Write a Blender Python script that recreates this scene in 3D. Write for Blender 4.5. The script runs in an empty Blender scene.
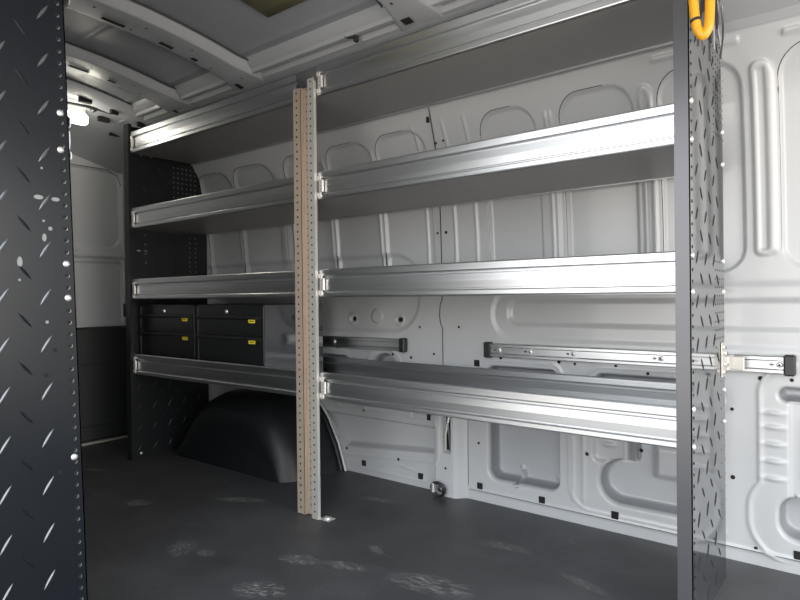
import bpy, math, random
import numpy as np
random.seed(4)
C = bpy.context.scene.collection
PI = math.pi

# ------------------------------------------------------------------ materials
def new_mat(name):
    m = bpy.data.materials.new(name); m.use_nodes = True
    nt = m.node_tree; b = nt.nodes['Principled BSDF']
    return m, nt, b
def sockets(b, **k):
    for n, v in k.items():
        b.inputs[n.replace('_', ' ')].default_value = v
def simple(name, col, rough=.5, metal=0, ior=1.5, noise=0, nscale=8, coat=0, bump=0, stretch=(1,1,1), rvar=0):
    m, nt, b = new_mat(name)
    sockets(b, Base_Color=(*col, 1), Roughness=rough, Metallic=metal, IOR=ior)
    b.inputs['Coat Weight'].default_value = coat
    b.inputs['Coat Roughness'].default_value = .08
    tc = nt.nodes.new('ShaderNodeTexCoord'); mp = nt.nodes.new('ShaderNodeMapping')
    mp.inputs['Scale'].default_value = stretch
    nt.links.new(tc.outputs['Object'], mp.inputs['Vector'])
    nz = nt.nodes.new('ShaderNodeTexNoise'); nz.inputs['Scale'].default_value = nscale; nz.inputs['Detail'].default_value = 5
    nt.links.new(mp.outputs['Vector'], nz.inputs['Vector'])
    if noise:
        mx = nt.nodes.new('ShaderNodeMix'); mx.data_type = 'RGBA'
        mx.inputs['A'].default_value = (*[c*(1-noise) for c in col], 1)
        mx.inputs['B'].default_value = (*[min(1, c*(1+noise)) for c in col], 1)
        nt.links.new(nz.outputs['Fac'], mx.inputs['Factor']); nt.links.new(mx.outputs['Result'], b.inputs['Base Color'])
    if rvar:
        mr = nt.nodes.new('ShaderNodeMapRange')
        mr.inputs['To Min'].default_value = max(.02, rough-rvar); mr.inputs['To Max'].default_value = rough+rvar
        nt.links.new(nz.outputs['Fac'], mr.inputs['Value']); nt.links.new(mr.outputs['Result'], b.inputs['Roughness'])
    if bump:
        bp = nt.nodes.new('ShaderNodeBump'); bp.inputs['Strength'].default_value = bump; bp.inputs['Distance'].default_value = .002
        nt.links.new(nz.outputs['Fac'], bp.inputs['Height']); nt.links.new(bp.outputs['Normal'], b.inputs['Normal'])
    return m
M = {}
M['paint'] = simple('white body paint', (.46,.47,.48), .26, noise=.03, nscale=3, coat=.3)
M['skin'] = simple('outer skin seen through cut-outs', (.42,.43,.45), .3, noise=.05, nscale=3, coat=.2)
M['edge'] = simple('shadowed cut edge', (.16,.165,.175), .5)
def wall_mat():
    m = M['paint'].copy(); m.name = 'wall paint with painted cut-out shade'; nt = m.node_tree; b = nt.nodes['Principled BSDF']
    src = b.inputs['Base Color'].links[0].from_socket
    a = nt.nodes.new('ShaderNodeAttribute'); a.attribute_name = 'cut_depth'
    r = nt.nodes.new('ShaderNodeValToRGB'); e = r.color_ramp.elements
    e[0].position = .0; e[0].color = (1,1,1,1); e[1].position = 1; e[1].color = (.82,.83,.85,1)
    for p,c in ((.12,(1,1,1,1)),(.3,(.40,.41,.43,1)),(.75,(.50,.51,.53,1))):  # cavity shade painted into the cut-out edges, lighter on the skin behind
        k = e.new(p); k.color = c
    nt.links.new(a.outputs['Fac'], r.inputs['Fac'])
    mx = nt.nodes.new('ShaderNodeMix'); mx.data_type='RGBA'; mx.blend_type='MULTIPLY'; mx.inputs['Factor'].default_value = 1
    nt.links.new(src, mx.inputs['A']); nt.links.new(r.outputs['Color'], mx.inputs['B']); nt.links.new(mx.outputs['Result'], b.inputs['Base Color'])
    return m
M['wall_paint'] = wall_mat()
M['tread_dark'] = simple('matt black raised tread', (.01,.01,.01), .9)
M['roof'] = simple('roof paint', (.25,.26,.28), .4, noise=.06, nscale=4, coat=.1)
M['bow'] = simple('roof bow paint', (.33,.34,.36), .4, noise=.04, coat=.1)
M['tan'] = simple('tan damping pad', (.20,.18,.085), .7, noise=.1)
M['alu'] = simple('brushed aluminium', (.66,.675,.69), .33, 1, noise=.08, nscale=3, stretch=(.5,3,40), rvar=.05)
M['tray'] = simple('grey coated shelf tray', (.30,.29,.285), .42, .3, noise=.05)
M['zinc'] = simple('tan zinc plated steel', (.50,.405,.315), .42, .35, noise=.12, nscale=20)
M['steel'] = simple('bright steel', (.58,.56,.52), .38, .45, noise=.06, nscale=20)
M['bracket'] = simple('nickel plated bracket', (.80,.77,.73), .4, .6)
M['powder'] = simple('black gloss powder coat', (.03,.033,.036), .09, 0, ior=5.0, noise=.1, nscale=40)
M['powder_near'] = simple('black satin powder coat', (.006,.008,.011), .25, 0, ior=1.45, noise=.1, nscale=5, rvar=.04)
M['tread_near'] = simple('raised tread with painted glint', (.16,.165,.17), .25, .6)  # paler metal than the plate, so the tread glints are painted in
M['flange'] = simple('charcoal front flange coat', (.10,.10,.11), .3, .6, noise=.06)
M['powder_far'] = simple('black matt powder coat', (.008,.009,.010), .4, 0)
M['cab'] = simple('black cabinet enamel', (.012,.013,.014), .3, 0)
M['cab_side'] = simple('black gloss cabinet side', (.02,.022,.028), .1, 0, ior=1.9)
M['plastic'] = simple('black moulded plastic', (.007,.008,.009), .42, 0, noise=.15, nscale=30, bump=.2)
M['trim'] = simple('dark door trim', (.02,.022,.022), .5, 0)
M['hole'] = simple('dark hole', (.004,.004,.004), .9)
M['seam'] = simple('seam shadow', (.03,.03,.032), .8)
M['painted_hole_light'] = simple('pale slot with painted light', (.22,.23,.23), .5)  # opaque pale discs; the light showing through the holes is painted
for k in ('powder_near','powder_far'): M[k].node_tree.nodes['Principled BSDF'].inputs['Specular IOR Level'].default_value = .3
M['powder_near'].node_tree.nodes['Principled BSDF'].inputs['Specular IOR Level'].default_value = .22
M['plastic'].node_tree.nodes['Principled BSDF'].inputs['Specular IOR Level'].default_value = .3
M['bolt'] = simple('zinc bolt head', (.85,.85,.84), .3, .7)
M['yellow'] = simple('yellow rubber hose', (.80,.36,.008), .4, coat=.2)
M['sticker'] = simple('yellow sticker', (1,.78,.05), .5)
M['ink'] = simple('sticker print', (.05,.04,.01), .6)
M['rubber'] = simple('black rubber', (.012,.012,.012), .45)
M['outer'] = simple('grey door outer', (.25,.25,.26), .6)

def floor_mat():
    m, nt, b = new_mat('scuffed black rubber floor')
    L = nt.links.new; N = nt.nodes.new
    tc = N('ShaderNodeTexCoord')
    n1 = N('ShaderNodeTexNoise'); n1.inputs['Scale'].default_value = 2.2; n1.inputs['Detail'].default_value = 7; n1.inputs['Roughness'].default_value = .65
    L(tc.outputs['Object'], n1.inputs['Vector'])
    mp = N('ShaderNodeMapping'); mp.inputs['Scale'].default_value = (1.5, 7, 1); mp.inputs['Rotation'].default_value = (0,0,.35)
    L(tc.outputs['Object'], mp.inputs['Vector'])
    n2 = N('ShaderNodeTexNoise'); n2.inputs['Scale'].default_value = 3.5; n2.inputs['Detail'].default_value = 9; n2.inputs['Roughness'].default_value = .75; n2.inputs['Distortion'].default_value = 1.2
    L(mp.outputs['Vector'], n2.inputs['Vector'])
    r1 = N('ShaderNodeValToRGB'); r1.color_ramp.elements[0].position = .3; r1.color_ramp.elements[0].color = (.026,.027,.028,1)
    r1.color_ramp.elements[1].position = .75; r1.color_ramp.elements[1].color = (.075,.075,.079,1)
    L(n1.outputs['Fac'], r1.inputs['Fac'])
    r2 = N('ShaderNodeValToRGB'); r2.color_ramp.elements[0].position = .58; r2.color_ramp.elements[0].color = (0,0,0,1)
    r2.color_ramp.elements[1].position = .78; r2.color_ramp.elements[1].color = (1,1,1,1)
    L(n2.outputs['Fac'], r2.inputs['Fac'])
    mx = N('ShaderNodeMix'); mx.data_type = 'RGBA'
    L(r1.outputs['Color'], mx.inputs['A']); mx.inputs['B'].default_value = (.17,.17,.168,1)
    ml = N('ShaderNodeMath'); ml.operation = 'MULTIPLY'; ml.inputs[1].default_value = .55
    L(r2.outputs['Color'], ml.inputs[0]); L(ml.outputs[0], mx.inputs['Factor'])
    L(mx.outputs['Result'], b.inputs['Base Color'])
    n3 = N('ShaderNodeTexNoise'); n3.inputs['Scale'].default_value = 350; n3.inputs['Detail'].default_value = 2
    L(tc.outputs['Object'], n3.inputs['Vector'])
    bp = N('ShaderNodeBump'); bp.inputs['Strength'].default_value = .25; bp.inputs['Distance'].default_value = .001
    L(n3.outputs['Fac'], bp.inputs['Height']); L(bp.outputs['Normal'], b.inputs['Normal'])
    b.inputs['Roughness'].default_value = .5
    return m
M['floor'] = floor_mat()
def scuff_mat():
    m, nt, b = new_mat('dusty scuff mark')
    L = nt.links.new; N = nt.nodes.new
    tc = N('ShaderNodeTexCoord')
    gr = N('ShaderNodeTexGradient'); gr.gradient_type = 'SPHERICAL'; L(tc.outputs['Object'], gr.inputs['Vector'])
    mp = N('ShaderNodeMapping'); mp.inputs['Scale'].default_value = (1.2, 3.5, 1); L(tc.outputs['Object'], mp.inputs['Vector'])
    nz = N('ShaderNodeTexNoise'); nz.inputs['Scale'].default_value = 2.4; nz.inputs['Detail'].default_value = 9; nz.inputs['Distortion'].default_value = 1.5
    L(mp.outputs['Vector'], nz.inputs['Vector'])
    r = N('ShaderNodeValToRGB'); r.color_ramp.elements[0].position = .47; r.color_ramp.elements[1].position = .7
    L(nz.outputs['Fac'], r.inputs['Fac'])
    ml = N('ShaderNodeMath'); ml.operation = 'MULTIPLY'; L(r.outputs['Color'], ml.inputs[0]); L(gr.outputs['Fac'], ml.inputs[1])
    m2 = N('ShaderNodeMath'); m2.operation = 'MULTIPLY'; m2.inputs[1].default_value = 1.8; m2.use_clamp = True; L(ml.outputs[0], m2.inputs[0])
    L(m2.outputs[0], b.inputs['Alpha'])
    sockets(b, Base_Color=(.30,.295,.28,1), Roughness=.7)
    return m
M['scuff'] = scuff_mat()
def emit(name, col, s):
    m, nt, b = new_mat(name)
    sockets(b, Base_Color=(*col,1), Emission_Color=(*col,1), Emission_Strength=s)
    return m
M['lamp'] = emit('lit lamp lens', (1,.97,.86), 9)

# ------------------------------------------------------------------ mesh helpers
class MB:
    def __init__(s): s.v = []; s.f = []; s.mi = []; s.mats = []
    def m(s, mat):
        if mat not in s.mats: s.mats.append(mat)
        return s.mats.index(mat)
    def add(s, vs, fs, mat):
        o = len(s.v); k = s.m(mat); s.v += [tuple(p) for p in vs]
        for f in fs: s.f.append([i+o for i in f]); s.mi.append(k)
    def box(s, x0,x1,y0,y1,z0,z1, mat, b=0):
        x0,x1 = sorted((x0,x1)); y0,y1 = sorted((y0,y1)); z0,z1 = sorted((z0,z1))
        if b <= 0:
            vs = [(x,y,z) for x in (x0,x1) for y in (y0,y1) for z in (z0,z1)]
            s.add(vs, [(0,1,3,2),(4,6,7,5),(0,4,5,1),(2,3,7,6),(0,2,6,4),(1,5,7,3)], mat); return
        vs = []; idx = {}
        for ix in (0,1):
            for iy in (0,1):
                for iz in (0,1):
                    X = (x0,x1)[ix]; Y = (y0,y1)[iy]; Z = (z0,z1)[iz]
                    dx = b if ix == 0 else -b; dy = b if iy == 0 else -b; dz = b if iz == 0 else -b
                    idx[ix,iy,iz] = len(vs)
                    vs += [(X,Y+dy,Z+dz),(X+dx,Y,Z+dz),(X+dx,Y+dy,Z)]
        I = lambda a,b_,c,k: idx[a,b_,c]+k
        fs = []
        for a in (0,1):
            fs.append([I(a,0,0,0),I(a,0,1,0),I(a,1,1,0),I(a,1,0,0)])
            fs.append([I(0,a,0,1),I(0,a,1,1),I(1,a,1,1),I(1,a,0,1)])
            fs.append([I(0,0,a,2),I(0,1,a,2),I(1,1,a,2),I(1,0,a,2)])
            for c in (0,1):
                fs.append([I(a,c,0,0),I(a,c,1,0),I(a,c,1,1),I(a,c,0,1)])
                fs.append([I(a,0,c,0),I(a,1,c,0),I(a,1,c,2),I(a,0,c,2)])
                fs.append([I(0,a,c,1),I(1,a,c,1),I(1,a,c,2),I(0,a,c,2)])
                for d in (0,1): fs.append([I(a,c,d,0),I(a,c,d,1),I(a,c,d,2)])
        s.add(vs, fs, mat)
    def disc(s, c, axis, r, mat, n=10, h=.0, ry=None):      # flat or raised disc facing +axis/-axis; axis in '+x','-y',...
        ry = ry or r
        ax = 'xyz'.index(axis[1]); sg = 1 if axis[0] == '+' else -1
        u, w = [(1,2),(0,2),(0,1)][ax]
        vs = []
        for hh in ((0, h) if h else (0,)):
            for i in range(n):
                p = list(c); p[u] += r*math.cos(2*PI*i/n); p[w] += ry*math.sin(2*PI*i/n); p[ax] += sg*hh
                vs.append(p)
        fs = [list(range(n))] if not h else [list(range(n,2*n))]+[[i,(i+1)%n,n+(i+1)%n,n+i] for i in range(n)]
        s.add(vs, fs, mat)
    def dome(s, c, axis, r, h, mat, n=10):
        ax = 'xyz'.index(axis[1]); sg = 1 if axis[0] == '+' else -1
        u, w = [(1,2),(0,2),(0,1)][ax]; vs = []; fs = []
        for k, (rr, hh) in enumerate(((1,0),(.85,.6),(.45,.95))):
            for i in range(n):
                p = list(c); p[u] += r*rr*math.cos(2*PI*i/n); p[w] += r*rr*math.sin(2*PI*i/n); p[ax] += sg*h*hh; vs.append(p)
        for k in range(2):
            for i in range(n): fs.append([k*n+i,k*n+(i+1)%n,(k+1)*n+(i+1)%n,(k+1)*n+i])
        fs.append([2*n+i for i in range(n)])
        s.add(vs, fs, mat)
    def extr(s, prof, x0, x1, mat, close=False, axis=0):        # profile of (y,z) swept along x (axis 0) ; or (x,z) along y (axis 1)
        n = len(prof); vs = []
        for X in (x0,x1):
            for a, b in prof: vs.append((X,a,b) if axis == 0 else (a,X,b))
        fs = [[i,i+1,n+i+1,n+i] for i in range(n-1)]
        if close: fs += [[n-1,0,n,2*n-1], list(range(n)), list(range(n,2*n))]
        s.add(vs, fs, mat)
    def tube(s, pts, r, mat, n=8, caps=True):
        P = [np.array(p, float) for p in pts]; vs = []; up = None
        for i, p in enumerate(P):
            t = P[min(i+1,len(P)-1)]-P[max(i-1,0)]; t /= (np.linalg.norm(t) or 1)
            if up is None: up = np.array([0,0,1.]) if abs(t[2]) < .9 else np.array([1.,0,0])
            a = np.cross(t, up); a /= (np.linalg.norm(a) or 1); up = np.cross(a, t)
            rr = r[i] if isinstance(r, (list,tuple)) else r
            for k in range(n):
                th = 2*PI*k/n; vs.append(p + rr*(math.cos(th)*a + math.sin(th)*up))
        fs = [[i*n+k, i*n+(k+1)%n, (i+1)*n+(k+1)%n, (i+1)*n+k] for i in range(len(P)-1) for k in range(n)]
        if caps: fs += [list(range(n)), [(len(P)-1)*n+k for k in range(n)]]
        s.add(vs, fs, mat)
    def build(s, name, parent=None, smooth=None, solid=0, recalc=True, bevel=0):
        me = bpy.data.meshes.new(name); me.from_pydata([tuple(float(c) for c in p) for p in s.v], [], s.f)
        for m in s.mats: me.materials.append(m)
        me.polygons.foreach_set('material_index', s.mi)
        if recalc:
            import bmesh
            bm = bmesh.new(); bm.from_mesh(me); bmesh.ops.recalc_face_normals(bm, faces=bm.faces); bm.to_mesh(me); bm.free()
        if smooth is not None:
            me.polygons.foreach_set('use_smooth', [True]*len(me.polygons)); me.set_sharp_from_angle(angle=math.radians(smooth))
        o = bpy.data.objects.new(name, me); C.objects.link(o)
        if parent is not None: o.parent = parent; o.matrix_parent_inverse = parent.matrix_basis.inverted()
        if solid:
            md = o.modifiers.new('s','SOLIDIFY'); md.thickness = solid; md.offset = 0
        if bevel:
            md = o.modifiers.new('b','BEVEL'); md.width = bevel; md.segments = 2; md.limit_method = 'ANGLE'
        return o
def grid(name, X, Y, Z, mats, mi=None, parent=None, flip=False):
    nz, nx = X.shape
    me = bpy.data.meshes.new(name)
    co = np.stack([X,Y,Z], -1).reshape(-1,3).astype(np.float32)
    i = np.arange(nz-1)[:,None]*nx + np.arange(nx-1)[None,:]
    q = np.stack([i,i+1,i+nx+1,i+nx], -1).reshape(-1,4)
    if flip: q = q[:, ::-1]
    me.vertices.add(len(co)); me.vertices.foreach_set('co', co.ravel())
    me.loops.add(q.size); me.loops.foreach_set('vertex_index', q.astype(np.int32).ravel())
    me.polygons.add(len(q)); me.polygons.foreach_set('loop_start', np.arange(0,q.size,4,dtype=np.int32))
    for m in mats: me.materials.append(m)
    if mi is not None: me.polygons.foreach_set('material_index', mi.ravel().astype(np.int32))
    me.polygons.foreach_set('use_smooth', np.ones(len(q), bool))
    me.update(calc_edges=True); me.validate()
    o = bpy.data.objects.new(name, me); C.objects.link(o)
    if parent is not None: o.parent = parent
    return o
def tag(o, label=None, cat=None, group=None, kind=None):
    if label: o['label'] = label
    if cat: o['category'] = cat
    if group: o['group'] = group
    if kind: o['kind'] = kind
    return o
def empty(name, loc):
    o = bpy.data.objects.new(name, None); o.location = loc; o.empty_display_size = .1; C.objects.link(o); return o
def structure(o): o['kind'] = 'structure'; return o

# ------------------------------------------------------------------ van body: side wall
CUTS = []
def yw(z):
    z = np.asarray(z, float)
    return 2.255 - .18*np.clip(z-.95,0,None)**2 - .6*np.clip(z-1.5,0,None)**1.5
def rr(X,Z,x0,x1,z0,z1,r):
    cx,cz,hx,hz = (x0+x1)/2,(z0+z1)/2,(x1-x0)/2,(z1-z0)/2
    qx = np.abs(X-cx)-hx+r; qz = np.abs(Z-cz)-hz+r
    return np.hypot(np.maximum(qx,0),np.maximum(qz,0)) + np.minimum(np.maximum(qx,qz),0) - r
def poly(X,Z,P,r=0):
    d = np.full(X.shape, 1e9); sgn = np.ones(X.shape)
    n = len(P)
    for i in range(n):
        a = np.array(P[i]); b = np.array(P[i-1]); e = b-a
        wx = X-a[0]; wz = Z-a[1]
        t = np.clip((wx*e[0]+wz*e[1])/(e@e),0,1)
        d = np.minimum(d, (wx-e[0]*t)**2+(wz-e[1]*t)**2)
        c1 = Z >= a[1]; c2 = Z < b[1]; c3 = e[0]*wz > e[1]*wx
        sgn = np.where((c1&c2&c3)|(~c1&~c2&~c3), -sgn, sgn)
    return sgn*np.sqrt(d) - r
def ss(t): t = np.clip(t,0,1); return t*t*(3-2*t)
def cut(sd, D, w):
    CUTS.append(sd); return D*ss(-sd/w)
def rec(sd, D, w): return D*ss(-sd/w)
def ridge(sd_line, D, w): return D*np.exp(-(sd_line/w)**2)
xs = np.unique(np.round(np.concatenate([np.arange(-3.86,-2.4,.01), np.arange(-2.4,.02,.004), np.arange(.02,1.6,.014)]),4))
zs = np.arange(0,1.72,.0043)
X, Z = np.meshgrid(xs, zs)
D = np.zeros_like(X)
POCK = [(-3.295,-2.985),(-2.953,-2.61),(-2.515,-2.235),(-2.192,-1.895),(-1.864,-1.575),(-1.292,-1.045),(-.948,-.672),(-.594,-.335),(-.24,.10),(.17,.50),(.6,.95)]
for a,b in POCK: D += rec(rr(X,Z,a,b,.95,1.632,.085), .016, .014)
# raised double ribs between the pockets
for c in (-2.575,-2.55,-2.212,-1.885,-1.0,-.98,-.655,-.612,-.318,-.256,.115,.155):
    if c in (-.655,-.318): continue
    D -= ridge(X-c, .007, .008)*ss((Z-1.0)/.03)*ss((1.6-Z)/.04)
for a,b in ((-.66,-.606),(-.318,-.254)):
    D -= rec(rr(X,Z,a,b,1.0,1.608,.027), .009, .012); D += rec(rr(X,Z,a+.017,b-.017,1.02,1.585,.01), .006, .008)
for c in (-1.46,-1.352,-1.62): D -= ridge(X-c, .006, .007)*ss((Z-.98)/.03)*ss((1.66-Z)/.05)
D -= ridge(X+.215+.0*Z, .004, .006)*0
# header lip above the pockets
D -= rec(rr(X,Z,-.225,1.5,1.648,1.672,.01), .012, .01)
D -= rec(rr(X,Z,-.60,-.33,1.655,1.68,.01), .008, .01)
# horizontal step panels below shelf three
D += rec(rr(X,Z,-1.22,1.5,.755,.872,.05), .013, .022)
D += rec(rr(X,Z,-1.30,1.5,.69,.93,.12), .006, .03)
D += rec(rr(X,Z,-3.6,-1.66,.705,1.10,.17), .012, .03)
D -= rec(np.hypot(X+1.935,Z-.79)-.042, .006, .012)
for c in (-2.095,-1.797):
    D -= rec(np.hypot(X-c,Z-.775)-.036, .005, .012); D += rec(rr(X,Z,c-.024,c+.024,.760,.790,.013), .03, .007)
# windows behind the rails
for a,b in ((-2.36,-2.128),(-1.314,-.997),(-.848,-.46),(-2.9,-2.6)):
    D += cut(rr(X,Z,a,b,.47,.592,.03), .06, .018)
    D -= ridge(rr(X,Z,a-.02,b+.02,.45,.612,.05), .004, .006)*(Z>.5)
D += cut(np.hypot(X+1.886,Z-.52)-.095, .06, .018)
D -= ridge(np.hypot(X+1.886,Z-.52)-.118, .004, .007)*(Z>.5)
# lower cut-outs
A = rr(X,Z,-1.317,-.988,.098,.44,.05); D += cut(A, .08, .022)
D -= rec(rr(X,Z,-1.19,-1.165,.09,.15,.004), .03, .01)
D -= rec(np.hypot(X+1.19,Z-.155)-.012, .01, .008); D -= rec(np.hypot(X+1.03,Z-.135)-.011, .01, .008)
B1 = rr(X,Z,-.84,-.42,.098,.275,.085); B2 = rr(X,Z,-.735,-.42,.11,.5,.01); B = np.minimum(B1,B2)
D += cut(B, .08, .022); D += rec(rr(X,Z,-.86,-.70,.25,.44,.03), .018, .012)
D -= rec(rr(X,Z,-.742,-.722,.27,.46,.004), .03, .008)
D -= rec(rr(X,Z,-.66,-.42,.20,.345,.02), .022, .03)
for z in (.32,.37): D -= ridge(np.hypot((X+.80)/2.5,Z-z), .008, .008)
C1 = rr(X,Z,-.258,.12,.532,.59,.029); C2 = rr(X,Z,-.26,.12,.095,.245,.06); C3 = rr(X,Z,-.228,.12,.11,.58,.02)
D += cut(np.minimum(C1,C2), .08, .022); D += rec(C3, .02, .012)*(np.minimum(C1,C2)>-.004)
D -= rec(rr(X,Z,-.19,.12,.20,.50,.02), .012, .012)
for z in (.29,.345,.40,.455,.50): D -= ridge(np.hypot((X+.265)/4,Z-z), .008, .007)
Cc = np.minimum(C3, C2)-.075
D -= ridge(Cc, .005, .008)*(X<-.2)*(Z>.03)
D += rec(rr(X,Z,.32,.75,.095,.55,.06), .05, .012)
for c in (-.935,-.893): D -= ridge(X-c, .004, .007)*ss((Z-.07)/.03)*ss((.5-Z)/.05)
D -= ridge(rr(X,Z,-.95,-.38,.06,.55,.09), .003, .007)*(X<-.4)*(Z>.04)
# trapezoid recess behind the wheel arch
T = poly(X,Z,[(-2.42,.34),(-2.33,.285),(-1.585,.285),(-1.585,.17),(-2.15,.125),(-2.24,.16)],.006)
D += rec(T, .05, .022)
D -= ridge(T-.035, .003, .007)*(Z>.03)
D -= ridge(np.abs(poly(X,Z,[(-2.0,.03),(-1.9,.06),(-1.82,.085),(-1.70,.07),(-1.64,.03)],0)), .003, .006)*(Z<.12)
for c in (-2.22,-2.04,-1.75): D -= rec(rr(X,Z,c,c+.035,.31,.36,.006), .004, .006)
# pillar
D -= .042*ss((X+1.568)/.008)*ss((-1.41-X)/.055)*ss((.42-Z)/.06)
D += rec(rr(X,Z,-1.532,-1.478,.19,.37,.012), .045, .008)
# flange along the floor
D -= ridge(Z-.045, .005, .006)*(X>-1.41)
D += rec(rr(X,Z,-1.4,2,.052,3,.005), .004, .01)*0
Y = yw(Z) + D
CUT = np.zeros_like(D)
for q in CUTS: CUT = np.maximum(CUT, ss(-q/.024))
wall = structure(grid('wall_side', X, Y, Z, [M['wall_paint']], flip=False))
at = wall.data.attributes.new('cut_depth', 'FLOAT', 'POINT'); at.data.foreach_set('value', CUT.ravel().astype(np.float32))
def wy(x, z):
    i = int(np.argmin(abs(zs-z))); j = int(np.argmin(abs(xs-x))); return float(Y[i,j])
def wbase(z): return float(yw(z))

# dark seams along left and top edges of pockets
for a,b in POCK:
    if a > .5: continue
    s = MB(); r = .085; pts = []
    z = .96
    while z < 1.632-r: pts.append((a,z)); z += .03
    for k in range(9):
        th = PI - k*PI/16; pts.append((a+r+r*math.cos(th), 1.632-r+r*math.sin(th)))
    for k in range(1,6): pts.append((a+r+(b-a-2*r)*k/5*.9, 1.632))
    s.tube([(x, wbase(zz)+.002, zz) for x,zz in pts], .0022, M['seam'], 5)
    s.build('pocket_seam', wall, 60)
s = MB()
s.tube([(x,wbase(z)-.0005,z) for x,z in ((-1.54,.52),(-1.54,.74),(-1.552,.765),(-1.556,.80),(-1.552,.85),(-1.54,.875),(-1.54,1.1),(-1.533,1.3),(-1.525,1.5),(-1.50,1.69))], .0022, M['seam'], 5)
s.tube([(x,wbase(z)-.0005,z) for x,z in ((-1.412,.06),(-1.412,.40))], .0015, M['seam'], 5)
s.tube([(x,wbase(z)-.0055,z) for x,z in ((-1.40,.045),(1.2,.045))], .0012, M['seam'], 5)
s.build('panel_seam', wall, 60)
for x,z in ((-1.363,.595),(-1.354,.065),(-1.066,.062),(-.773,.064),(-1.621,.337),(-1.67,.052),(-2.024,.055),(-.20,.06)):
    s = MB(); y = wy(x,z); w,h = (.011,.02) if z in (.337,) else (.0135,.014)
    s.box(x-w,x+w,y-.004,y+.006,z-h,z+h,M['hole'],.002); s.build('square_plug', wall)
for x,z in ((-1.453,.749),(-1.667,.744),(-1.589,.623),(-1.246,.623),(-.988,.622),(-.923,.618),(-.765,.62),(-.651,.60),(-.544,.603),(-.383,.501),(-.382,.275),(-.317,.055),(-.878,.276),(-1.357,.25),(-1.503,.126),(-2.014,.322),(-2.14,.113),(-1.515,1.555),(-1.475,1.56),(-1.555,1.17),(-1.51,1.17),(-2.2,.63),(-1.72,.60),(-1.80,.11),(-.70,.30),(-.30,.61),(-.215,.61),(-1.83,.61)):
    s = MB(); s.disc((x,wy(x,z)-.0015,z),'-y',.0075 if (abs(x*1000)%2) < 1 else .006,M['hole'],10); s.build('pin_hole', wall)
s = MB(); s.box(-1.528,-1.514,wy(-1.52,1.655)-.003,wy(-1.52,1.655)+.004,1.635,1.672,M['hole'],.001); s.build('slot_hole', wall)
for x in (-2.095,-1.797):
    s = MB(); s.disc((x-.006,wbase(.775)+.028,.775),'-y',.016,M['hole'],12,ry=.011); s.build('oval_hole', wall)
# seat belt slot hardware in the pillar
s = MB()
s.box(-1.53,-1.48,wbase(.3)-.002,wbase(.3)+.001,.195,.365,M['hole'])
s.tube([(-1.516,2.235,.20),(-1.512,2.228,.27),(-1.500,2.232,.33),(-1.496,2.24,.37)],.005,M['steel'],6)
s.tube([(-1.492,2.235,.20),(-1.494,2.228,.28),(-1.503,2.232,.34)],.004,M['flange'],6)
s.build('slot_hardware', wall, 50)
# upper back of wall to roof is part of the roof rail below

# D-ring tie down
td = empty('tie_down_ring',(-1.525,2.18,0))
s = MB(); y = 2.2
ring = [(-1.527+.034*math.cos(t)*(1+.15*math.sin(t)), y-.012-.006*math.sin(t), .034+.030*math.sin(t)) for t in [2*PI*k/20 for k in range(21)]]
s.tube(ring,.0075,M['rubber'],8); s.build('ring', td, 60)
s = MB(); s.dome((-1.518,y-.004,.036),'-y',.017,.012,M['flange'],14); s.disc((-1.518,y-.0165,.036),'-y',.007,M['hole'],8); s.build('bolt', td, 40)
s = MB(); s.box(-1.553,-1.541,y-.028,y-.006,.02,.062,M['bracket'],.003); s.build('clip', td)
tag(td,'black folding tie-down ring at the foot of the white wall pillar','tie-down ring')

# ------------------------------------------------------------------ logistic rails on the wall
def rail(x0,x1,label,holes):
    t = empty('cargo_rail',((x0+x1)/2, 2.22, .658)); zc=.658; h=.027; y0=wbase(.65)-.006
    s = MB()
    prof = [(y0,zc+h),(y0-.022,zc+h),(y0-.024,zc+h-.003),(y0-.024,zc+h-.012),(y0-.016,zc+h-.016),(y0-.016,zc-h+.014),(y0-.024,zc-h+.010),(y0-.024,zc-h+.002),(y0-.022,zc-h),(y0,zc-h)]
    s.extr(prof,x0,x1,M['alu'],close=True); s.build('rail_channel',t)
    for e,sg in ((x0,-1),(x1,1)):
        s = MB(); s.box(e-.012 if sg>0 else e-.02, e+.02 if sg>0 else e+.012, y0-.032,y0+.001,zc-h-.006,zc+h+.006,M['rubber'],.005)
        s.build('end_cap',t,None)
    for x in holes:
        s = MB(); s.dome((x,y0-.016,zc),'-y',.010,.005,M['bolt'],10); s.disc((x,y0-.0215,zc),'-y',.004,M['hole'],6); s.disc((x-.022,y0-.0165,zc),'-y',.007,M['flange'],8,ry=.004)
        s.build('rail_screw',t,40)
    tag(t,label,'rail','aluminium cargo rails on the wall' if 0 else None)
rail(-2.60,-1.755,'short aluminium rail on the wall, its black cap left of the wall seam',(-2.2,-2.55))
rail(-1.29,-.222,'long aluminium wall rail with black end caps, passing behind the right end panel',(-1.24,-1.10,-.92,-.6,-.245))

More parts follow.
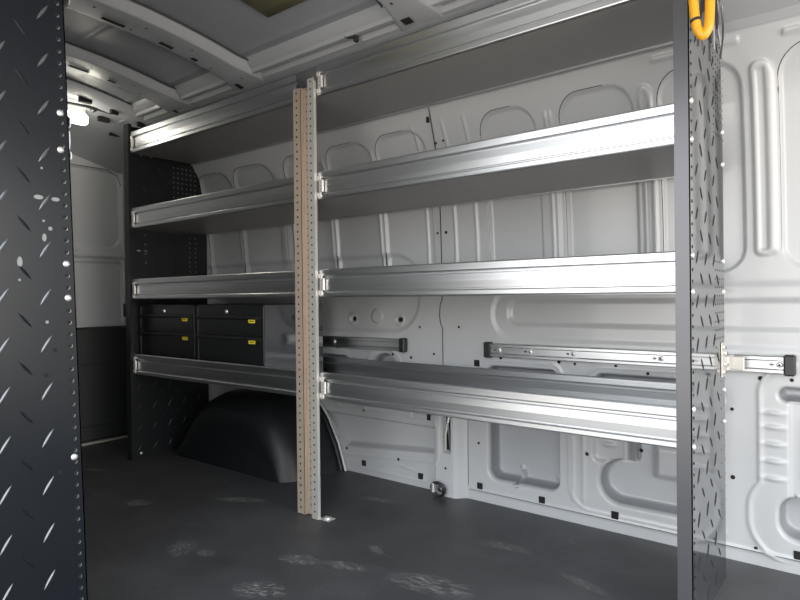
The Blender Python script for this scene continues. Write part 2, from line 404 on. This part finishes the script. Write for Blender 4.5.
# ------------------------------------------------------------------ rear doors, front and near walls, floor
ys = np.arange(.1,2.27,.006); zr = np.arange(0,1.93,.006)
YY, ZZ = np.meshgrid(ys, zr); E_ = np.zeros_like(YY)
for o in (0,):
    E_ -= rec(rr(YY,ZZ,1.25,1.955,1.208,1.71,.09), .012,.014)
    E_ += rec(rr(YY,ZZ,1.0,1.99,1.145,1.185,.012), .014,.012)
    E_ -= rec(rr(YY,ZZ,1.2,1.965,.74,1.128,.03), .010,.012)
    E_ += ridge(rr(YY,ZZ,.9,1.97,.5,1.80,.16),.008,.012)
    E_ -= rec(rr(YY,ZZ,.3,1.10,.1,1.75,.08),.012,.014)
    E_ -= ridge(YY-1.17,.02,.006)
XX = -3.84 + E_
door = structure(grid('door_1', XX, YY, ZZ, [M['paint']], flip=True))
s = MB()
s.tube([(-3.838,1.26,1.71),(-3.838,1.87,1.712),(-3.838,1.93,1.68),(-3.838,1.955,1.62)],.0022,M['seam'],5); s.build('door_seam',door,60)
s = MB(); s.box(-3.845,-3.80,1.19,2.02,.015,.718,M['trim'],.012); s.box(-3.82,-3.792,1.30,1.93,.10,.50,M['trim'],.012); s.build('lower_door_trim',door)
s = MB(); s.box(-3.845,-3.80,.15,1.15,.015,.718,M['trim'],.012); s.build('lower_door_trim',door)
s = MB(); s.box(-3.81,-3.785,1.945,1.985,.775,.86,M['rubber'],.004); s.build('door_latch',door)
s = MB(); s.box(-3.85,-3.79,.1,2.26,.0,.012,M['steel'],.002); structure(s.build('trim_threshold'))

s = MB(); s.box(-3.9,1.9,-.25,2.30,-.05,0,M['floor'])
floor = structure(s.build('floor'))
s = MB()     # near side wall behind the near shelving (camera stands in the side door opening)
s.box(-3.9,-1.66,.12,.16,0,1.95,M['paint']); structure(s.build('wall_near'))
def scuff(x,y,sx,sy,rz):
    me = bpy.data.meshes.new('floor_scuff'); me.from_pydata([(-1,-1,0),(1,-1,0),(1,1,0),(-1,1,0)],[],[(0,1,2,3)]); me.materials.append(M['scuff'])
    o = bpy.data.objects.new('floor_scuff',me); C.objects.link(o); o.location=(x,y,.0012); o.scale=(sx,sy,1); o.rotation_euler=(0,0,rz); o.parent = floor
    return o
for a in [(-1.947, 1.197, 0.09, 0.06, -0.7), (-1.844, 1.222, 0.05, 0.03, 0.2), (-1.383, 1.442, 0.1, 0.035, 0.25), (-1.384, 1.599, 0.05, 0.025, -0.4), (-1.536, 1.384, 0.09, 0.05, 0.3), (-2.535, 1.346, 0.07, 0.05, 0.3), (-1.036, 1.892, 0.11, 0.04, 0.1), (-0.707, 1.789, 0.1, 0.03, -0.3), (-1.476, 1.167, 0.1, 0.06, 0.4), (-1.084, 1.504, 0.16, 0.07, 0.2), (-3.204, 1.476, 0.1, 0.03, 0.4), (-2.204, 1.639, 0.14, 0.04, 0.5), (-1.709, 2.006, 0.1, 0.03, 0.2)]: scuff(*a)

# ------------------------------------------------------------------ ceiling
def zb(y): return 1.955 - .164*(np.asarray(y,float)-1.0)**2
xc = np.arange(-3.86,1.8,.012); yc = np.arange(.05,1.78,.008)
XC,YC = np.meshgrid(xc,yc)
ZC = zb(YC)+.045
def roofswage(y0,w=.012): return -.006*np.exp(-((YC-y0)/w)**2)
for y0 in (1.19,1.62): ZC += .6*roofswage(y0)+ .002*np.exp(-((YC-y0-.03)/.015)**2)
ZC -= .05*ss((YC-1.70)/.08)
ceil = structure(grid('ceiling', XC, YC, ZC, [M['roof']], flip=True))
def bow(x0,x1,holes):
    ysb = np.arange(.08,1.80,.02); n = len(ysb)
    s = MB(); w = x1-x0
    prof = [(0,.04),(.012,.034),(.03,.002),(.04,0),(w*.5,.005),(w-.04,0),(w-.03,.002),(w-.012,.034),(w,.04)]
    vs = []; 
    for y in ysb:
        flare = .05*ss((y-1.60)/.18)
        for a,h in prof:
            vs.append((x0+a+(flare if a>w/2 else -flare)*(1 if (a<.02 or a>w-.02) else .6), y, float(zb(y))+h))
    m = len(prof)
    s.add(vs,[[i*m+k,i*m+k+1,(i+1)*m+k+1,(i+1)*m+k] for i in range(n-1) for k in range(m-1)],M['bow'])
    b = s.build('roof_bow', ceil, 50)
    q = MB()
    for xx in (x0-.004, x1+.004): q.tube([(xx+(.03 if xx>x0 else -.03)*float(ss((y-1.60)/.18)), y, float(zb(y))+.037) for y in ysb[::2]], .004, M['seam'], 5)
    q.build('sealant_bead', b, 60)
    for fx,y,lx,ly,in holes:
        q = MB(); x = x0+fx*w
        z = float(zb(y))-.0015
        sl = -.328*(y-1.0)
        q.add([(x-lx,y-ly,z-sl*ly),(x+lx,y-ly,z-sl*ly),(x+lx,y+ly,z+sl*ly),(x-lx,y+ly,z+sl*ly)],[(0,1,2,3)],M['hole'])
        q.build('bow_slot', b, recalc=False)
bow(-2.36,-2.155,[(.30,1.15,.012,.045),(.30,1.37,.012,.03),(.3,1.50,.012,.014),(.3,1.22,.004,.004),(.6,1.05,.005,.005),(.6,1.25,.004,.004),(.6,1.45,.004,.004),(.6,1.7,.004,.004),(.25,1.74,.014,.02),(.3,1.58,.004,.004)])
bow(-2.92,-2.72,[(.3,1.27,.012,.045),(.3,1.42,.01,.018),(.3,1.56,.004,.005),(.6,1.3,.004,.004),(.6,1.5,.004,.004),(.3,1.76,.012,.02)])
bow(-1.37,-1.185,[(.3,1.50,.01,.012),(.6,1.60,.005,.005),(.3,1.72,.02,.016),(.35,1.62,.005,.005)])
bow(-.45,-.26,[])
s = MB(); x0,x1,y0,y1 = -1.81,-1.40,1.0,1.50
vs=[]; ny=12
for k in range(ny+1):
    y = y0+(y1-y0)*k/ny; vs += [(x0,y,float(zb(y))+.036),(x1,y,float(zb(y))+.036)]
s.add(vs,[[2*k,2*k+1,2*k+3,2*k+2] for k in range(ny)],M['tan']); s.build('damping_pad', ceil, 60, solid=.004)
# side rail of the roof
s = MB()
prof = [(1.655,1.93),(1.672,1.905),(1.690,1.893),(1.697,1.880),(1.712,1.878),(1.720,1.887),(1.733,1.887),(1.745,1.868),(1.80,1.852),(1.87,1.828),(1.89,1.80),(1.97,1.775),(2.05,1.735),(2.085,1.715),(2.101,1.69)]
s.extr(prof,-3.86,1.8,M['bow']); rl = s.build('trim_roof_rail', None, 25); structure(rl)
for xa,xb,y in ((-1.10,-1.0,1.79),(-.97,-.85,1.79),(-.80,-.70,1.79)):
    q = MB(); za = 1.852+.003; 
    f = lambda yy: 1.852-(yy-1.80)*.34-.0015
    q.add([(xa,y-.008,f(y-.008)),(xb,y-.008,f(y-.008)),(xb,y+.012,f(y+.012)),(xa,y+.012,f(y+.012))],[(0,1,2,3)],M['hole']); q.build('rail_slot', rl, recalc=False)
# rubber clips hanging on the rail
q = MB(); q.box(-1.56,-1.545,1.70,1.72,1.855,1.885,M['rubber'],.003); q.tube([(-1.60,1.70,1.885),(-1.552,1.71,1.872)],.006,M['rubber'],6); q.build('rail_clip', rl)
# rear header
s = MB(); ysb = np.arange(.1,2.24,.03); vs=[]
for y in ysb:
    zt = float(zb(y))
    vs += [(-3.12,y,zt+.035),(-3.16,y,zt+.004),(-3.24,y,zt-.004),(-3.30,y,zt+.012),(-3.42,y,zt-.0),(-3.60,y,zt-.03),(-3.80,y,zt-.075),(-3.86,y,zt-.13)]
s.add(vs,[[i*8+k,i*8+k+1,(i+1)*8+k+1,(i+1)*8+k] for i in range(len(ysb)-1) for k in range(7)],M['bow'])
hd = s.build('trim_rear_header', None, 50); structure(hd)
for x,y,lx,ly in ((-3.2,1.45,.012,.03),(-3.2,1.6,.01,.02),(-3.36,1.62,.012,.03),(-3.2,1.75,.01,.02),(-3.5,1.75,.01,.03)):
    q = MB(); z=float(zb(y))-.03; q.box(x-lx,x+lx,y-ly,y+ly,z+.01,z+.034,M['hole']); q.build('header_slot', hd)

# dome light
lt = empty('cargo_lamp',(-3.40,1.49,1.93))
s = MB(); s.box(-3.41,-3.36,1.37,1.53,1.888,1.935,M['bracket'],.008); s.build('housing',lt)
s = MB(); s.box(-3.365,-3.325,1.375,1.525,1.825,1.885,M['lamp'],.012); s.build('lens',lt)
tag(lt,'glowing white cargo lamp under the roof above the rear doors','lamp')
# harness
s = MB()
pts = [(-3.30,1.30,1.915),(-3.30,1.41,1.912),(-3.30,1.50,1.915),(-3.29,1.60,1.910),(-3.29,1.68,1.90),(-3.28,1.76,1.89),(-3.26,1.86,1.868)]
s.tube(pts,.008,M['rubber'],8)
s.build('cable', (hn := empty('wire_harness',(-3.30,1.6,1.9))), 60)
for y,z in ((1.535,1.915),(1.81,1.872),(1.85,1.865),(1.89,1.858)):
    q = MB(); q.box(-3.315,-3.275,y-.012,y+.014,z-.022,z+.028,M['rubber'],.006); q.build('connector',hn)
tag(hn,'black wiring harness with clips crossing above the rear doors','cable')

# ------------------------------------------------------------------ wheel arch cover
s = MB()
back = [(-3.255,0),(-3.16,.11),(-3.05,.24),(-2.95,.335),(-2.83,.385),(-2.66,.395),(-2.50,.395),(-2.38,.36),(-2.28,.26),(-2.21,.13),(-2.165,0)]
NY = 9; vs=[]
for k in range(NY+1):
    t = k/NY; y = 2.262-.352*t
    sc = 1-.06*t-.10*max(0,(t-.7)/.3)**2; zc_ = 1-.06*t-.22*max(0,(t-.65)/.35)**2
    for x,z in back: vs.append((-2.70+(x+2.70)*sc, y-(.02*(z/.4)*t), z*zc_))
m = len(back); last=[]
fs = [[i*m+k,i*m+k+1,(i+1)*m+k+1,(i+1)*m+k] for i in range(NY) for k in range(m-1)]
b0 = len(vs)
for x,z in back: vs.append((-2.62+(x+2.62)*.78, 2.262-.352-.012+.0*z, z*.52+.0))
fs += [[NY*m+k,NY*m+k+1,b0+k+1,b0+k] for k in range(m-1)] + [[b0+k for k in range(m)]]
s.add(vs,fs,M['plastic']); wa = s.build('wheel_arch_cover', None, 50)
tag(wa,'black moulded plastic cover over the wheel arch under the left shelves','wheel arch cover')
s = MB(); s.tube([(-2.16,2.235,.0),(-2.20,2.235,.12),(-2.27,2.235,.25),(-2.33,2.235,.31)],.010,M['plastic'],6); s.tube([(-2.135,2.240,.0),(-2.18,2.240,.13),(-2.25,2.240,.255),(-2.31,2.24,.325)],.007,M['paint'],6); s.build('cover_edge', wa, 60)

# ------------------------------------------------------------------ shelving
HT = 1.85
ZS = [.477,.888,1.277,1.69]
YB = [2.17,2.18,2.17,2.075]
def fascia_prof(y, z, h=.108, sg=-1, t=.002):
    p = [(0,0),(.006,.001),(.0075,.004),(.0075,.016),(.005,.019),(-.002,.0205),(-.002,.0235),(.003,.025),(.0045,.048),(.0035,.070),(-.006,.073),(-.006,.0785),(.004,.081),(.006,.084),(.0065,.104),(.004,.108),(0,.108)]
    k = h/.108
    return [(y+sg*a, z+b*k) for a,b in p]
def lip(x0,x1,y,z,h,sg,par,name):
    s = MB(); pr_ = fascia_prof(y,z,h,sg); inner = [(a-sg*.003,b) for a,b in reversed(pr_)]
    n = len(pr_); full = pr_+inner
    vs=[]; nx=1
    for X_ in (x0,x1): vs += [(X_,a,b) for a,b in full]
    N_=len(full)
    fs=[[i,(i+1)%N_,N_+(i+1)%N_,N_+i] for i in range(N_)]
    for e in (0,N_):
        for i in range(n-1): fs.append([e+i,e+i+1,e+N_-2-i,e+N_-1-i])
    s.add(vs,fs,M['alu']); return s.build(name,par)
def bracket(x,y,z,par,flip=1,sc=1):
    s = MB(); f=flip
    s.box(x,x+f*.020*sc,y-.006,y-.001,z+.074,z+.092,M['bracket'],.001)
    s.box(x,x+f*.020*sc,y-.006,y-.001,z+.008,z+.026,M['bracket'],.001)
    s.box(x+f*.012,x+f*.034*sc,y-.010,y-.002,z+.026,z+.074,M['bracket'],.001)
    s.box(x,x+f*.012,y-.004,y-.0015,z+.026,z+.074,M['flange'],.001)
    for zz in (.035,.05,.064): s.box(x+f*.019,x+f*.029,y-.0112,y-.0095,z+zz-.003,z+zz+.003,M['steel'])
    for zz in (.017,.083): s.dome((x+f*.009,y-.006,z+zz),'-y',.004,.002,M['bolt'],8)
    return s.build('shelf_bracket',par)
def shelf(unit,x0,x1,z,yb,label=None,yf=1.703,br=True,ext=0):
    s = MB(); fx0,fx1=x0,x1; x0-=max(0,-ext); x1+=max(0,ext)
    s.box(x0,x1,yf+.002,yb,z,z+.002,M['tray']); s.box(x0,x1,yf+.004,yf+.006,z,z+.02,M['tray'])
    s.box(x0,x1,yb-.012,yb,z-.002,z,M['alu'])
    sh = s.build('shelf',unit)
    if label: sh['label']=label
    lip(fx0,fx1,yf,z,.110 if z<1.6 else .116,-1,sh,'front_lip')
    lip(x0,x1,yb-.004,z,.110 if z<1.6 else .06,1,sh,'back_lip')
    if br: bracket(fx0+.002,yf-.006,z,sh,1,1)
    return sh
def tread(s,y,z,ang,x,sgn,mat,L=.025,w=.0036,h=.0022,xn=0):
    # lens shaped raised bar on a plane x=const
    ca,sa = math.cos(ang),math.sin(ang); pts=[]
    prof = [(-1,0),(-.55,.75),(0,1),(.55,.75),(1,0),(.55,-.75),(0,-1),(-.55,-.75)]
    vs=[(x,y+ca*a*L-sa*b*w,z+sa*a*L+ca*b*w) for a,b in prof]
    vs+=[(x+sgn*h,y-ca*.5*L,z-sa*.5*L),(x+sgn*h,y+ca*.5*L,z+sa*.5*L)]
    s.add(vs,[(0,1,8),(1,2,8),(2,9,8),(2,3,9),(3,4,9),(4,5,9),(5,6,9),(6,8,9),(6,7,8),(7,0,8)],mat)
def end_panel(unit,x,side,y0,ybk,mat,flmat,H_,slots=(),perf=(),bolts=(),name_holes=True,y0t=None,flange=1,zt0=.05,ny=6,pale=False,fw=.046,treadstep=.047,tph=0,start=.07,tmat=None):
    """panel in the plane x; 'side' is the sign of the face carrying the pattern; flange points to -side*flange"""
    s = MB(); t=.0015; y0t = y0 if y0t is None else y0t
    # profile of back edge, narrower at the top
    zsn = [0,.35,.9,1.3,1.5,1.7,H_]
    fy = lambda z: y0+(y0t-y0)*z/H_
    by = lambda z: float(np.interp(z,[0,1.35,1.62,H_],[ybk[0],ybk[0],ybk[1],ybk[1]-.03]))
    vs=[];n=len(zsn)
    for xx in (x+side*t,x-side*t):
        for z in zsn: vs += [(xx,fy(z),z),(xx,by(z),z)]
    fs=[]
    for e in (0,2*n):
        for i in range(n-1): fs.append([e+2*i,e+2*i+1,e+2*i+3,e+2*i+2])
    for i in range(n-1):
        fs.append([2*i,2*i+2,2*n+2*i+2,2*n+2*i]); fs.append([2*i+1,2*i+3,2*n+2*i+3,2*n+2*i+1])
    fs += [[0,1,2*n+1,2*n],[2*n-2,2*n-1,4*n-1,4*n-2]]
    s.add(vs,fs,mat)
    # treads
    sgn=side; row=.1165; k=0; y=y0+start*(1 if ybk[0]>y0 else -1); d=1 if ybk[0]>y0 else -1
    while (ybk[0]-y)*d > .045:
        z = zt0+(.06 if k%2 else 0)+tph
        while z < H_-.03:
            if (by(z)-y)*d>.035:
                a = math.radians(58 if k%2==0 else -50)
                tread(s,y,z,a,x+side*t,side,(tmat or mat) if (k%2==0 or fw>.01) else mat)  # near panel: painted glint on one tread slant only
            z += row
        y += d*treadstep; k+=1
    for yy,zz,ry,rz_,dark in slots:
        s.disc((x+side*(t+.0006),yy,zz),'+x' if side>0 else '-x',ry,M['hole'] if dark else M['painted_hole_light'],10,ry=rz_)
    ed = .018*d
    z=.03
    while z<H_-.02:
        if fw < .01 or side*x > -.5: s.disc((x+side*(t+.0004),fy(z)+ed+.0016,z-.0008),'+x' if side>0 else '-x',.0044,M['tray'],10)  # offset paler disc leaves a crescent, a painted glint on the hole rim
        s.disc((x+side*(t+.0009),fy(z)+ed,z),'+x' if side>0 else '-x',.0045,M['hole'],10); z+=.0296
    for (ya,yb_,na,za,zb_,nb,r,dark) in perf:
        for i in range(na):
            for j in range(nb):
                s.disc((x+side*(t+.0006),ya+(yb_-ya)*i/max(1,na-1),za+(zb_-za)*j/max(1,nb-1)),'+x' if side>0 else '-x',r,M['hole'] if dark else M['painted_hole_light'],6)
    p = s.build('end_panel',unit)
    # flange
    q = MB(); xa=x; xb=x-side*flange*fw
    vs=[(xa+side*t,y0,0),(xb,y0,0),(xb,y0t,H_),(xa+side*t,y0t,H_),(xa+side*t,y0+d*.003,0),(xb,y0+d*.003,0),(xb,y0t+d*.003,H_),(xa+side*t,y0t+d*.003,H_)]
    q.add(vs,[(0,1,2,3),(4,5,6,7),(0,1,5,4),(1,2,6,5),(2,3,7,6),(3,0,4,7)],flmat)
    if y0t == y0: q.box(xb-.001,xb+.002,y0+.002*d,y0+.02*d,0,H_,flmat)
    q.build('front_flange',p)
    for yy,zz in bolts:
        b=MB(); b.dome((x+side*t,yy,zz),'+x' if side>0 else '-x',.0085,.005,M['bolt'],10); b.build('bolt',p,40)
    return p

unit = empty('shelving_unit',(-1.86,1.9,0))
tag(unit,'long four-level shelving unit of aluminium shelves along the white van wall','shelving')
XL,XP,XR = -3.262,-1.82,-.379
# right end panel: pattern faces the camera on +x side
end_panel(unit,XR,1,1.682,(2.105,2.075),M['powder'],M['flange'],HT+.02,
  perf=[(1.97,2.10,5,1.36,1.66,14,.0035,True),(1.98,2.10,5,.70,.98,12,.0035,True),(2.05,2.11,2,.2,.66,12,.003,True)],
  bolts=[(1.70,z) for z in (1.385,1.285,.985,.89,.585,.487)]+[(2.10,z) for z in (1.385,1.285,.985,.89,.585,.487)],treadstep=.052,fw=.036,tmat=M['tread_dark'])
# left end panel: inner face +x
end_panel(unit,XL,1,1.682,(2.20,2.15),M['powder_far'],M['powder_far'],HT,
  perf=[(1.98,2.12,6,1.40,1.66,10,.004,False),(2.08,2.12,2,1.02,1.25,9,.0035,False),(1.80,1.80,1,1.04,1.25,5,.004,False)],
  slots=[(1.76,1.16,.012,.004,False),(1.80,1.16,.010,.004,False),(1.78,1.70,.008,.005,False),(1.84,1.70,.008,.005,False)],
  bolts=[(1.76,.02),(2.08,.04),(1.70,1.80),(1.70,1.70)],flange=-1,fw=.045)
# central post
ps = empty('upright_post',(0,0,0)); ps.parent = unit; ps.matrix_parent_inverse = unit.matrix_basis.inverted()
bpy.data.objects.remove(ps)
yp=1.680; PT=1.748
s = MB()
xa,xb,xc_,xd = -1.876,-1.832,-1.790,-1.754
s.box(xa,xb,yp,yp+.002,0.004,PT-.012,M['zinc']); s.box(xb-.002,xb,yp,yp+.022,0.004,PT-.012,M['zinc']); s.box(xb-.002,xc_+.001,yp+.019,yp+.021,.004,PT-.012,M['zinc'])
z=.03
while z<PT-.03:
    s.disc(((xa+xb)/2-.002,yp-.0007,z),'-y',.0048,M['hole'],8); s.disc(((xb+xc_)/2-.006,yp+.0183,z+.012),'-y',.003,M['hole'],6,ry=.004); z+=.0296
post = s.build('upright_post',unit)
post['label']='tan zinc-plated perforated centre post'
q = MB(); q.box(xc_,xd,yp-.002,yp,0.0,PT+.012,M['steel']); q.box(xc_,xc_+.002,yp,yp+.02,0,PT,M['zinc']); q.box(xd-.002,xd,yp,yp+.012,0,PT,M['steel'])
z=.03
while z<PT: q.disc(((xc_+xd)/2,yp-.0027,z),'-y',.0044,M['hole'],8); z+=.0296
fl_ = q.build('post_flange',post); fl_['label']='bright steel strip of the centre post'
q = MB(); q.box(xd-.002,xd+.05,yp+.002,yp+.045,.001,.004,M['bracket'],.001); q.dome((xd+.028,yp+.024,.004),'+z',.014,.008,M['bolt'],12); q.build('foot_plate',post)
names=['lowest','second','third','top']
for i,z in enumerate(ZS):
    shelf(unit,XL+.05,-1.876,z,YB[i],names[i]+' shelf of the left bay, aluminium front lip',ext=.0595)
    shelf(unit,-1.754,XR-.036,z,YB[i],names[i]+' shelf of the right bay, aluminium front lip',ext=-.0615)

# near shelving unit (dark end panel at the left of the picture)
un = empty('shelving_unit',(-2.2,.5,0))
tag(un,'near black shelving unit whose diamond-plate end panel fills the left edge','shelving')
end_panel(un,-1.61,1,.722,(.34,.34),M['powder_near'],M['powder_near'],1.88,y0t=.672,
   slots=[(.614,1.138,.011,.0055,False),(.653,1.137,.010,.005,False),(.640,1.063,.005,.005,False),(.626,1.040,.005,.010,False),(.571,.978,.006,.013,False),(.625,1.081,.003,.003,False),(.622,1.21,.003,.003,False),(.570,.935,.003,.003,False),(.630,.832,.004,.004,False),(.648,.762,.006,.006,True),(.627,.701,.006,.006,True),(.656,.455,.005,.005,True)],
   bolts=[(.667,1.355),(.667,1.263),(.677,.977),(.680,.891),(.690,.486)],flange=1,fw=.006,tmat=M['tread_near'],zt0=.079,tph=0,start=.094)
for z in (.45,.85,1.25,1.65):
    s = MB(); s.box(-3.0,-1.64,.36,.69,z,z+.002,M['tray']); sh=s.build('shelf',un); lip(-3.0,-1.64,.70,z,.11,1,sh,'front_lip')
s = MB(); s.box(-3.03,-3.0,.34,.70,0,1.86,M['powder_far'],.002); s.build('end_panel',un)

# ------------------------------------------------------------------ drawer cabinets
def cabinet(x0,x1,label):
    t = empty('drawer_cabinet',((x0+x1)/2,1.93,.479)); z0,z1=.4795,.856; yf,yb=1.752,2.117
    s=MB(); s.box(x0,x1,yf+.004,yb,z0,z1,M['cab'],.002); s.box(x1-.001,x1+.0006,yf+.004,yb,z0+.002,z1-.002,M['cab_side'])
    s.box(x0,x0+.012,yf-.002,yf+.01,z0,z1,M['cab'],.001); s.box(x1-.012,x1,yf-.002,yf+.01,z0,z1,M['cab'],.001); s.box(x0,x1,yf-.002,yf+.01,z1-.01,z1,M['cab'],.001)
    s.build('cabinet_body',t)
    lk=MB(); xl=x0+(x1-x0)*.47; lk.dome((xl,yf+.002,.823),'-y',.010,.009,M['bolt'],12); lk.box(xl-.001,xl+.001,yf-.008,yf-.006,.817,.827,M['hole']); lk.build('lock',t,40)
    for za,zb_ in ((.716,.802),(.500,.706)):
        d=MB(); a,b=x0+.016,x1-.016
        prof=[(yf+.004,za),(yf-.004,za+.002),(yf-.004,zb_-.016),(yf-.012,zb_-.010),(yf-.014,zb_-.002),(yf-.004,zb_),(yf+.004,zb_)]
        d.extr(prof,a,b,M['cab'],close=True); dr=d.build('drawer',t,30)
        k=MB(); xk=x1-.105
        k.box(xk,xk+.048,yf-.0052,yf-.0046,zb_-.030,zb_-.012,M['sticker']); k.box(xk+.006,xk+.040,yf-.0056,yf-.005,zb_-.023,zb_-.0195,M['ink']); k.build('sticker',dr)
        k=MB(); k.box(a+.002,b-.002,yf-.016,yf-.0135,zb_-.006,zb_-.003,M['flange']); k.box(a,a+.004,yf-.006,yf-.004,za+.01,zb_-.02,M['flange']); k.build('drawer_pull',dr)
    tag(t,label,'cabinet')
cabinet(-3.245,-2.71,'black two-drawer cabinet at the left end of the lowest shelf, yellow stickers')
cabinet(-2.69,-2.167,'black two-drawer cabinet with glossy bare side, beside the centre post')

# ------------------------------------------------------------------ yellow hose hanging at right panel
s=MB()
cx,cy=-.335,1.59; pts=[]
pts=[(-.353,1.60,1.74),(-.352,1.60,1.66),(-.349,1.60,1.60),(-.346,1.60,1.56),(-.341,1.60,1.525),(-.328,1.602,1.503),(-.316,1.604,1.522),(-.314,1.606,1.555),(-.313,1.608,1.60),(-.312,1.61,1.66),(-.313,1.62,1.74)]
P=[]
for i in range(len(pts)-1):
    for k in range(4):
        P.append(tuple(np.array(pts[i])*(1-k/4)+np.array(pts[i+1])*k/4))
P.append(pts[-1])
P=[P[0]]+[tuple((np.array(P[i-1])+np.array(P[i])*2+np.array(P[i+1]))/4) for i in range(1,len(P)-1)]+[P[-1]]
hs=empty('hose_loop',(-.335,1.60,1.60))
P += [(-.306,1.64,1.80),(-.318,1.68,1.865),(-.335,1.70,1.885),(-.352,1.68,1.865),(-.357,1.63,1.80)]
s.tube(P,.0112,M['yellow'],12); s.build('hose',hs,60)
s=MB(); s.tube([(-.3452,1.600,1.550),(-.3435,1.600,1.543)],.0122,M['rubber'],12); s.build('band',hs,60)
tag(hs,'yellow hose loop hanging at the top of the right end panel','hose')
# dark strands added as a lacy reflection on the glossy panel
s=MB()
for k in range(7):
    a=[(-.362+.002*math.sin(j*1.3+k), 1.90+.02*k+.02*math.sin(j*.9+k*1.7)-.012*j*(k%2), 1.86-.035*j) for j in range(9-(k%3))]
    s.tube(a,.003,M['rubber'] if k%2 else M['flange'],5)
nt_=s.build('reflection_strands',None,60); tag(nt_,'dark strands modelled as a lacy reflection beside the yellow hose','reflection')
# rail clamp holding the right end panel to the wall
cl=empty('rail_clamp',(-.37,2.15,.66))
s=MB(); s.box(-.3765,-.373,2.045,2.103,.63,.735,M['steel'],.001); s.build('side_plate',cl)
s=MB(); s.box(-.372,-.335,2.175,2.190,.640,.684,M['steel'],.002); s.box(-.3765,-.366,2.10,2.19,.645,.69,M['steel'],.002); s.build('rail_tab',cl)
for y,z in ((2.06,.72),(2.085,.70),(2.06,.645),(2.09,.665)):
    b=MB(); b.dome((-.373,y,z),'+x',.010,.008,M['steel'],8); b.disc((-.3645,y,z),'+x',.005,M['hole'],6); b.build('bolt',cl,40)
tag(cl,'bright metal clamp fixing the right end panel to the long cargo rail','clamp')

# ------------------------------------------------------------------ light
w = bpy.data.worlds.new('sky'); bpy.context.scene.world = w; w.use_nodes=True; nt=w.node_tree; bg=nt.nodes['Background']
tc=nt.nodes.new('ShaderNodeTexCoord'); sp=nt.nodes.new('ShaderNodeSeparateXYZ'); cr=nt.nodes.new('ShaderNodeValToRGB')
mr=nt.nodes.new('ShaderNodeMapRange'); mr.inputs['From Min'].default_value=-1; mr.inputs['From Max'].default_value=1
nt.links.new(tc.outputs['Generated'],sp.inputs[0]); nt.links.new(sp.outputs['Z'],mr.inputs['Value']); nt.links.new(mr.outputs['Result'],cr.inputs['Fac'])
e=cr.color_ramp.elements; e[0].position=0; e[0].color=(.30,.28,.25,1); e[1].position=1; e[1].color=(.55,.72,1,1)
for p,c in ((.44,(.55,.51,.45,1)),(.5,(.75,.74,.72,1)),(.56,(1,1,1,1)),(.75,(.75,.87,1,1))):
    k=e.new(p); k.color=c
nt.links.new(cr.outputs['Color'],bg.inputs['Color']); bg.inputs['Strength'].default_value=3.6
def area(name,loc,rot,sx,sy,p,col):
    l=bpy.data.lights.new(name,'AREA'); l.shape='RECTANGLE'; l.size=sx; l.size_y=sy; l.energy=p; l.color=col
    o=bpy.data.objects.new(name,l); C.objects.link(o); o.location=loc; o.rotation_euler=rot; return o
area('side_door_daylight',(-.3,-1.5,1.3),(math.radians(84),0,0),4.2,2.4,40,(1,.99,.98))
area('cab_daylight',(1.75,.95,1.1),(0,math.radians(90),0),1.3,1.4,36,(1,.93,.84))
l=bpy.data.lights.new('cargo_lamp_light','POINT'); l.energy=1.0; l.shadow_soft_size=.04; l.color=(1,.95,.8)
o=bpy.data.objects.new('cargo_lamp_light',l); C.objects.link(o); o.location=(-3.25,1.47,1.80)

# ------------------------------------------------------------------ camera
from mathutils import Vector, Matrix
yaw=math.radians(38.34); pit=math.radians(-.3); ro=math.radians(.6)
F0=Vector((-math.sin(yaw),math.cos(yaw),0)); F=F0*math.cos(pit)+Vector((0,0,math.sin(pit)))
R0=Vector((math.cos(yaw),math.sin(yaw),0)); U0=R0.cross(F)
R=R0*math.cos(ro)-U0*math.sin(ro); U=U0*math.cos(ro)+R0*math.sin(ro)
cam=bpy.data.cameras.new('camera'); cam.sensor_width=36; cam.lens=605/800*36; cam.clip_start=.01
co=bpy.data.objects.new('camera',cam); C.objects.link(co)
mt=Matrix((R,U,-F)).transposed().to_4x4(); mt.translation=Vector((0,0,.885)); co.matrix_world=mt
bpy.context.scene.camera=co
bpy.context.scene.view_settings.view_transform='Standard'
bpy.context.scene.view_settings.exposure=-0.02
bpy.context.scene.view_settings.gamma=1.09
